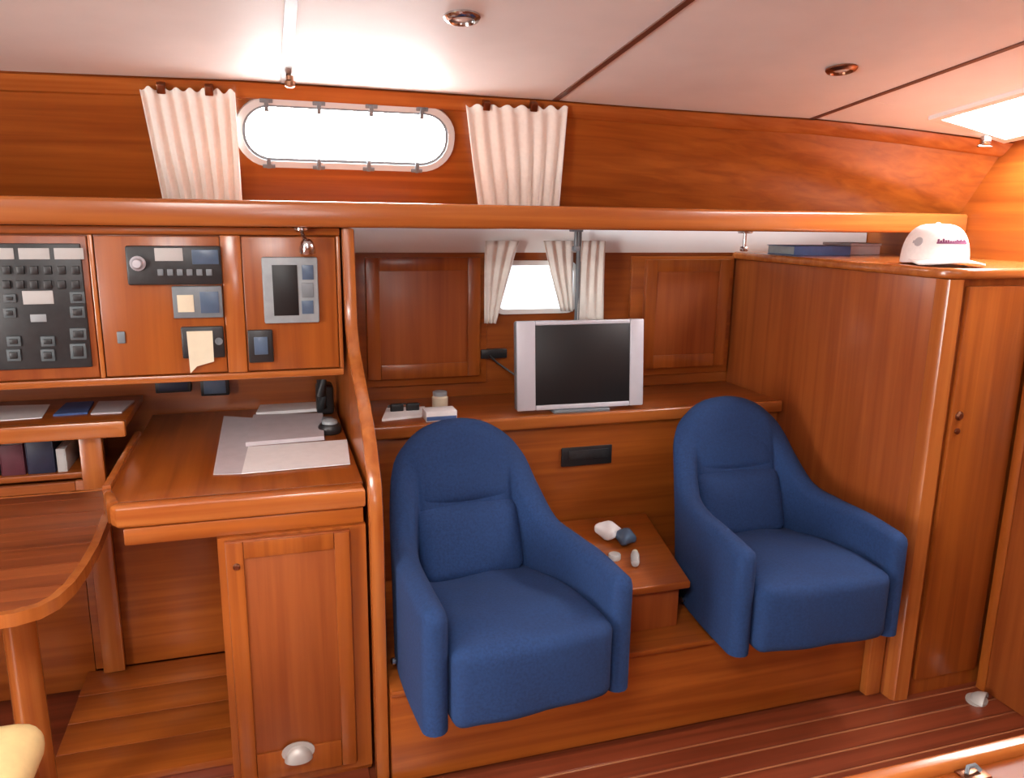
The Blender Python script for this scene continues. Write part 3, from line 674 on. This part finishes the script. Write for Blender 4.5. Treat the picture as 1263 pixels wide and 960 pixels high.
# ================================================================== ARMCHAIRS
def catmull(pts, m):
    out = []; n = len(pts)
    for i in range(n-1):
        p0, p1, p2, p3 = pts[max(i-1, 0)], pts[i], pts[i+1], pts[min(i+2, n-1)]
        for k in range(m):
            t = k/m; out.append([.5*((2*b)+(-a+c)*t+(2*a-5*b+4*c-d)*t*t+(-a+3*b-3*c+d)*t**3) for a, b, c, d in zip(p0, p1, p2, p3)])
    out.append(list(pts[-1])); return out
def make_chair():
    root = thing('armchair', (0, 0, 0), 'navy blue bucket armchair', 'armchair')
    # shell: x, y (at the top edge), top height, lean-back weight, half thickness
    half = [(-.232, -.285, .322, 0, .030), (-.230, -.16, .330, 0, .031), (-.222, -.04, .330, .05, .032), (-.205, .075, .345, .2, .034), (-.182, .170, .430, .55, .036), (-.155, .228, .518, .85, .038), (-.092, .260, .570, 1, .038), (0, .270, .588, 1, .038)]
    ctl = half+[(-x, y, h, w_, t) for x, y, h, w_, t in reversed(half[:-1])]
    sm = catmull(ctl, 5)
    secs = []
    for i, s in enumerate(sm):
        a, b = sm[max(i-1, 0)], sm[min(i+1, len(sm)-1)]
        t = Vector((b[0]-a[0], b[1]-a[1], 0)).normalized(); nrm = Vector((-t.y, t.x, 0))   # left of travel = outward or inward; closed section either way
        secs.append((s, nrm, 0.0, 1.0))
    def cap(s, nrm): return [((s[0], s[1]-.030*math.sin(q), s[2]-.040*(1-math.cos(q)), s[3], s[4]*max(.25, math.cos(q))), nrm) for q in (1.35, 1.0, .6, .3)]
    full = cap(sm[0], secs[0][1])+[(s, n_) for s, n_, _, _ in secs]+list(reversed(cap(sm[-1], secs[-1][1])))
    v = []; f = []; K = 15
    for s, nr in full:
        x, y, h, lw, th = s
        pts = []
        lv = [.022, .09, .17, .25]
        for z in lv: pts.append((1, min(z, h-th-.002*(4-lv.index(z)))))
        for k in range(7):
            q = math.pi*k/6; pts.append((math.cos(q), h-th+th*math.sin(q)))
        for z in reversed(lv): pts.append((-1, min(z, h-th-.002*(4-lv.index(z)))))
        for o_, z in pts:
            yy = y-lw*.40*max(0, h-z)*.75
            v.append((x+nr.x*o_*th, yy+nr.y*o_*th, z))
    n = len(full)
    for i in range(n-1):
        for k in range(K): f.append((i*K+k, (i+1)*K+k, (i+1)*K+(k+1) % K, i*K+(k+1) % K))
    f.append(tuple(range(K))); f.append(tuple((n-1)*K+k for k in reversed(range(K))))
    L = lambda mb, nm, mat, par=root: build(mb, nm, mat, par, local=True)
    L(MB().add(v, f), 'shell', 'navy_fabric')
    # seat cushion: one deep pad with a square rolled front
    HZ = .098
    def sc(p):
        q = p+Vector((0, -.100, .126)); k = (p.z+HZ)/(2*HZ)
        q.z -= .125*max(0, q.y+.18)*k; q.x *= 1-.22*max(0, q.y+.10)/.3
        q.y -= .012*math.cos(math.pi*min(1, abs(p.x)/.2)/2)*(.5+.5*k)
        q.z += .0045*math.sin(26*q.x+9*q.y)*math.sin(20*q.y)*k
        q.y += .003*math.sin(34*q.x+11*q.z)*(1 if p.y < -.2 else 0)
        return q
    L(MB().cushion(.200, .236, HZ, .030, (0, .006, .014), 18, sc), 'seat_cushion', 'navy_fabric')
    def bk_(z0):
        def fn(p):
            z = z0+p.z; return Vector((p.x*(1-.0*z), .118+.40*(z-.175)+p.y, z))
        return fn
    # lumbar cushion
    L(MB().cushion(.150, .048, .098, .035, (.0, .014, 0), 12, bk_(.275)), 'back_cushion', 'navy_fabric')
    def head(p):
        z = .455+p.z; t = max(0, p.z+.02)/.115
        return Vector((p.x*(1-.34*min(1, t)**2.4), .128+.40*(z-.175)+p.y*(1-.25*min(1, t)), z))
    L(MB().cushion(.152, .046, .095, .04, (0, .014, 0), 12, head), 'headrest', 'navy_fabric')
    L(MB().box(-.17, .17, -.10, .16, .0005, .0215, bev=.004), 'mounting_base', 'black_plastic')
    for sx in (-1, 1):
        M = Matrix.Translation((sx*.2615, -.02, .045)) @ Matrix.Rotation(sx*math.pi/2, 4, 'Y')
        L(MB().lathe([(.009, -.006), (.009, .003), (.005, .006)], 14, M), 'pivot_bolt', 'chrome')
    return root
ch = make_chair(); ch.location = (.515, 1.825, .2735); ch.rotation_euler.z = math.radians(5)
ch['label'] = 'navy blue bucket armchair beside the curved partition'; ch['group'] = 'blue armchairs on the plinth'
c2 = copy_tree(ch); c2.location = (1.395, 1.885, .2735); c2.rotation_euler.z = math.radians(-3)
c2['label'] = 'navy blue bucket armchair beside the tall locker'

# ================================================================== TALL LOCKER AND BULKHEAD CABINET
lk = thing('tall_locker', (1.95, 2.1, 0), 'tall wooden locker with a rounded top board carrying the white cap', 'locker')
build(Bx(1.748, 1.766, 1.70, 2.674, .0005, 1.274, bev=.001), 'side_panel', 'door_z', lk)
build(MB().prism([(1.748, 1.699), (1.748, 1.672), (1.756, 1.660), (1.80, 1.656), (1.80, 1.699)], 'z', .0005, 1.274), 'corner_post', 'trim_wood', lk)
build(Bx(1.801, 2.354, 1.672, 1.699, .0005, 1.274, bev=.001), 'front_frame', 'wood_z', lk)
ld = build(Bx(1.822, 2.058, 1.655, 1.6715, .06, 1.255, bev=.004), 'locker_door', 'wood_z', lk)
a = P(1166, 515, y=1.65); build(MB().lathe([(.013, 0), (.013, .004), (.008, .008)], 18, Matrix.Translation((1.845, 1.6548, a.z)) @ Matrix.Rotation(math.pi/2, 4, 'X')), 'door_lock', 'bronze', ld)
build(MB().lathe([(.009, 0), (.009, .004), (.004, .007)], 18, Matrix.Translation((1.845, 1.6548, a.z-.045)) @ Matrix.Rotation(math.pi/2, 4, 'X')), 'door_lock', 'bronze', ld)
tpo = [(1.735, 2.674), (1.735, 1.74), (1.745, 1.69), (1.775, 1.655), (1.82, 1.642), (2.354, 1.636), (2.354, 2.674)]
build(MB().prism(tpo, 'z', 1.2745, 1.304, bev=.010, seg=3), 'top_board', 'lip_x', lk)
bc = thing('end_cabinet', (2.2, 1.1, 0), 'dark wooden cabinet end standing forward of the tall locker', 'cabinet')
build(Bx(2.066, 2.354, .75, 1.650, .0005, 1.255, bev=.004), 'cabinet_body', 'door_z', bc)
build(Bx(2.060, 2.0655, 1.618, 1.649, .0005, 1.255, bev=.002), 'edge_strip', 'wood_z', bc)
vt = thing('floor_vent', (2.02, 1.60, 0), 'dull metal scoop vent on the sole at the foot of the end cabinet', 'vent')
shell_vent(Matrix.Translation((2.005, 1.59, .0005)) @ Matrix.Rotation(.5, 4, 'Z') @ Matrix.Diagonal((1.0, 1.1, 1.3, 1)), vt)
# saloon table: only its far edge reaches into the picture
stb = thing('saloon_table', (.95, .3, 0), 'bright wooden saloon table edge with a metal catch in front of the end cabinet', 'table')
build(Bx(.37, 1.55, -.13, .692, .672, .699, bev=.002), 'table_top', 'wood_x', stb)
build(Bx(.35, 1.57, .6925, .716, .664, .712, bev=.006, seg=3), 'table_fiddle', 'lip_x', stb)
build(Bx(.35, 1.57, -.152, -.1305, .664, .712, bev=.006, seg=3), 'table_fiddle', 'lip_x', stb)
build(Bx(.90, 1.04, .20, .38, .025, .6715, bev=.012, seg=3), 'pedestal', 'wood_z', stb)
build(Bx(.78, 1.16, .10, .48, .0005, .0245, bev=.006), 'pedestal_foot', 'wood_x', stb)
a = P(1197, 954, z=.70)
lr = build(Bx(a.x-.020, a.x+.020, a.y-.016, a.y+.008, .6995, .703, bev=.001), 'catch_plate', 'bronze', stb)
build(MB().tube([(a.x-.012, a.y-.004, .7045), (a.x-.006, a.y, .711), (a.x+.006, a.y, .711), (a.x+.012, a.y-.004, .7045)], .003, 8), 'catch_bail', 'grey_plastic', lr)

# blue book on the locker top
bb = thing('blue_book', (1.88, 2.42, 1.3045), 'blue paperback lying on the tall locker behind the cap', 'book')
build(MB().box(1.78, 2.02, 2.36, 2.52, 1.3045, 1.3065, bev=.0005).box(1.78, 2.02, 2.36, 2.52, 1.3345, 1.3365, bev=.0005).box(1.78, 2.02, 2.36, 2.362, 1.3066, 1.3344, bev=.0005), 'book_cover', 'blue_cover', bb)
build(Bx(1.783, 2.017, 2.363, 2.517, 1.3067, 1.3343, bev=.0005), 'pages', 'pale_grey', bb)
pb = thing('brown_box', (2.1, 2.5, 1.3045), 'flat greyish box on the tall locker beside the blue book', 'box')
build(Bx(2.053, 2.187, 2.40, 2.55, 1.3045, 1.336, bev=.003), 'box_body', 'paper_grey', pb); build(Bx(2.05, 2.19, 2.397, 2.553, 1.3365, 1.346, bev=.003), 'box_lid', 'paper_grey', pb)

# cap
CPX, CPY, CPZ = 1.868, 1.835, 1.3045
cap = thing('baseball_cap', (CPX, CPY, CPZ), 'white baseball cap with dark lettering on top of the tall locker', 'cap', rz=math.radians(-20))
v = []; f = []; nu, nv = 32, 10
def crown(th, ph, k=1.0):
    r = math.cos(ph)**.62; z = .112*math.sin(ph)**.9
    x = .088*k*r*math.cos(th); y = .100*k*r*math.sin(th); zz = .004+z*k
    if math.sin(th) < 0: zz += .006*(-math.sin(th))*math.cos(ph)
    return (x, y, zz)
for j in range(nv+1):
    for i in range(nu): v.append(crown(2*math.pi*i/nu, math.pi/2*j/nv*.985))
for j in range(nv):
    for i in range(nu): f.append((j*nu+i, j*nu+(i+1) % nu, (j+1)*nu+(i+1) % nu, (j+1)*nu+i))
f.append(tuple(nv*nu+i for i in range(nu)))
build(MB().add(v, f), 'cap_crown', 'cap_cloth', cap, local=True)
build(MB().lathe([(.007, .1145), (.006, .1185), (.002, .120)], 12), 'top_button', 'cap_cloth', cap, local=True)
v = []; f = []; nb, nr_ = 20, 6
for t in (0, .004):
    for j in range(nr_+1):
        for i in range(nb+1):
            th = math.pi*(1.05+.90*i/nb); k = j/nr_
            ax, ay = .086*math.cos(th), .098*math.sin(th); ox, oy = .090*math.cos(th), -.085+.098*math.sin(th)
            x = ax+(ox-ax)*k; y = ay+(oy-ay)*k; v.append((x, y, .012-.010*k+.010*k*(1-(x/.09)**2)+t))
M_ = (nr_+1)*(nb+1)
for j in range(nr_):
    for i in range(nb):
        a = j*(nb+1)+i; f += [(a, a+nb+1, a+nb+2, a+1), (M_+a, M_+a+1, M_+a+nb+2, M_+a+nb+1)]
for i in range(nb): a = nr_*(nb+1)+i; f += [(a, M_+a, M_+a+1, a+1)]
for j in range(nr_):
    for i in (0, nb): a = j*(nb+1)+i; f.append((a, a+nb+1, M_+a+nb+1, M_+a))
build(MB().add(v, f), 'cap_brim', 'cap_cloth', cap, local=True)
# lettering: blurred dark strokes on the front of the crown (letters cannot be read in the photograph)
mb = MB()
def on_crown(th, ph, hw, hh):
    c = Vector(crown(th, ph, 1.012)); t = (Vector(crown(th+.02, ph))-Vector(crown(th-.02, ph))).normalized(); u_ = (Vector(crown(th, ph+.02))-Vector(crown(th, ph-.02))).normalized(); n_ = t.cross(u_).normalized()
    M = Matrix((t, u_, n_)).transposed().to_4x4(); M.translation = c; return M
for k in range(14):
    M = on_crown(math.radians(-114+k*4.4), .50, 0, 0); hh = (.007, .003, .008, .004, .0045, .002, .002, .003, .0065, .0035, .007, .003, .008, .005)[k]
    mb.box(-.0045, .0045, -.0065, -.0015, -.001, .0007, bev=.0003, seg=1, M=M).box(-.0030, .0022, -.002, hh, -.001, .0007, bev=.0003, seg=1, M=M)
build(mb, 'lettering', 'cap_print', cap, local=True)
M = on_crown(math.radians(-150), .50, 0, 0)
build(MB().lathe([(.013, -.001), (.013, .0008)], 18, M).box(-.018, -.008, -.004, .004, -.001, .0010, bev=.0003, M=M), 'emblem', 'cap_print_grey', cap, local=True)

# ================================================================== CURTAINS
def curtain(tl, tr, bl, br, nf, label, group, off=.030, amp=.010):
    A_, B_, C_, D_ = S(*tl, off), S(*tr, off), S(*bl, off), S(*br, off)
    ph = random.random()*6
    def fn(u, v_):
        p = (A_*(1-u)+B_*u)*(1-v_)+(C_*(1-u)+D_*u)*v_
        wv = math.sin(2*math.pi*nf*u+ph+.6*math.sin(3*v_+5*u))
        return p+sn*(amp*(.55+.45*v_)*wv)+sl*(.006*math.cos(2*math.pi*nf*u+ph)*(1-v_)**3)
    o = build(MB().sheet(fn, nf*10, 14), 'curtain_cloth', 'curtain_cloth', None)
    return o, (A_+B_)/2
def curtain_thing(tl, tr, bl, br, nf, label, hooks):
    A_, B_ = S(*tl, .03), S(*tr, .03)
    c_ = S((bl[0]+br[0])/2, (bl[1]+br[1])/2, .03)
    r = thing('curtain', c_, label, 'curtain', 'white curtains on the cabin side')
    o, _ = curtain(tl, tr, bl, br, nf, label, None)
    o.parent = r; o.location = ORG[o]-c_
    sd = o.modifiers.new('thickness', 'SOLIDIFY'); sd.thickness = .0015
    for u in hooks:
        p = A_*(1-u)+B_*u+sl*.004
        M = Matrix.Translation(p) @ Matrix(((1, 0, 0), (0, sl.y, sn.y), (0, sl.z, sn.z))).to_4x4()
        build(MB().box(-.011, .011, -.016, .010, -.022, .010, bev=.003, M=M), 'curtain_hook', 'bronze', r)
curtain_thing((172, 108), (290, 113), (203, 256), (299, 256), 7, 'white gathered curtain hanging aft of the long portlight', (.22, .72))
curtain_thing((574, 130), (700, 133), (590, 262), (688, 262), 7, 'white gathered curtain hanging forward of the long portlight', (.2, .66))
# small curtains by the lower portlight
def small_curtain(tl, tr, bl, br, nf, label, y=2.632):
    A_, B_, C_, D_ = [P(*q, y=y) for q in (tl, tr, bl, br)]
    def fn(u, v_):
        p = (A_*(1-u)+B_*u)*(1-v_)+(C_*(1-u)+D_*u)*v_
        return p+Vector((0, .007*math.sin(2*math.pi*nf*u+.5*math.sin(4*v_)), 0))
    o = tag(build(MB().sheet(fn, nf*9, 12), 'small_curtain', 'curtain_cloth'), label, 'curtain', 'small white curtains by the lower portlight')
    sd = o.modifiers.new('thickness', 'SOLIDIFY'); sd.thickness = .0015
small_curtain((598, 297), (640, 297), (597, 399), (611, 399), 3, 'narrow white curtain edge beside the panelled door and small portlight')
small_curtain((670, 297), (707, 297), (691, 384), (706, 384), 3, 'short white curtain drawn over the edge of the small portlight')
small_curtain((718, 297), (747, 297), (712, 398), (744, 399), 3, 'white curtain hanging behind the flat screen past the steel hanger', 2.60)
c = P(711, 340, y=2.625)
tag(build(MB().tube([(c.x, 2.61, 1.386), (c.x, 2.61, .7905)], .009, 12).lathe([(.018, .7905), (.018, .80), (.010, .806)], 14, Matrix.Translation((c.x, 2.61, 0))), 'tie_rod', 'grey_plastic'), 'upright grey steel rod between the small curtains behind the screen', 'rod')

# ================================================================== CEILING SPOTS AND KNOB
def ceil_pt(px, py):
    d = ray(px, py); lo, hi = .1, 9.0
    for _ in range(60):
        m = (lo+hi)/2; q = CAM+d*m
        if q.z > zceil(q.x, q.y): hi = m
        else: lo = m
    return q
tilt = math.atan(.12)
for px, py, lab in ((570, 20, 'round metal spot lamp in the headlining above the long portlight'), (1038, 84, 'round metal spot lamp in the headlining near the bright hatch')):
    q = ceil_pt(px, py); r = thing('ceiling_spot', q, lab, 'lamp', 'ceiling spots')
    M = Matrix.Translation(q) @ Matrix.Rotation(-tilt, 4, 'X') @ Matrix.Rotation(math.pi, 4, 'X')
    build(MB().lathe([(.041, .0005), (.041, .004), (.036, .010), (.029, .012), (.026, .006), (.026, .001)], 28, M), 'spot_rim', 'bronze' if px > 800 else 'chrome', r)
    build(MB().lathe([(.0255, .001), (.020, .006), (.008, .009)], 24, M), 'spot_lens', 'white_plastic', r)
q = ceil_pt(357, 91)
kb = MB().lathe([(.010, .001), (.010, .012), (.014, .016), (.014, .028), (.008, .032)], 16, Matrix.Translation(q-Vector((0, 0, .004))) @ Matrix.Rotation(math.pi, 4, 'X'))
build(kb, 'ceiling_knob', 'bronze', ceil_root)
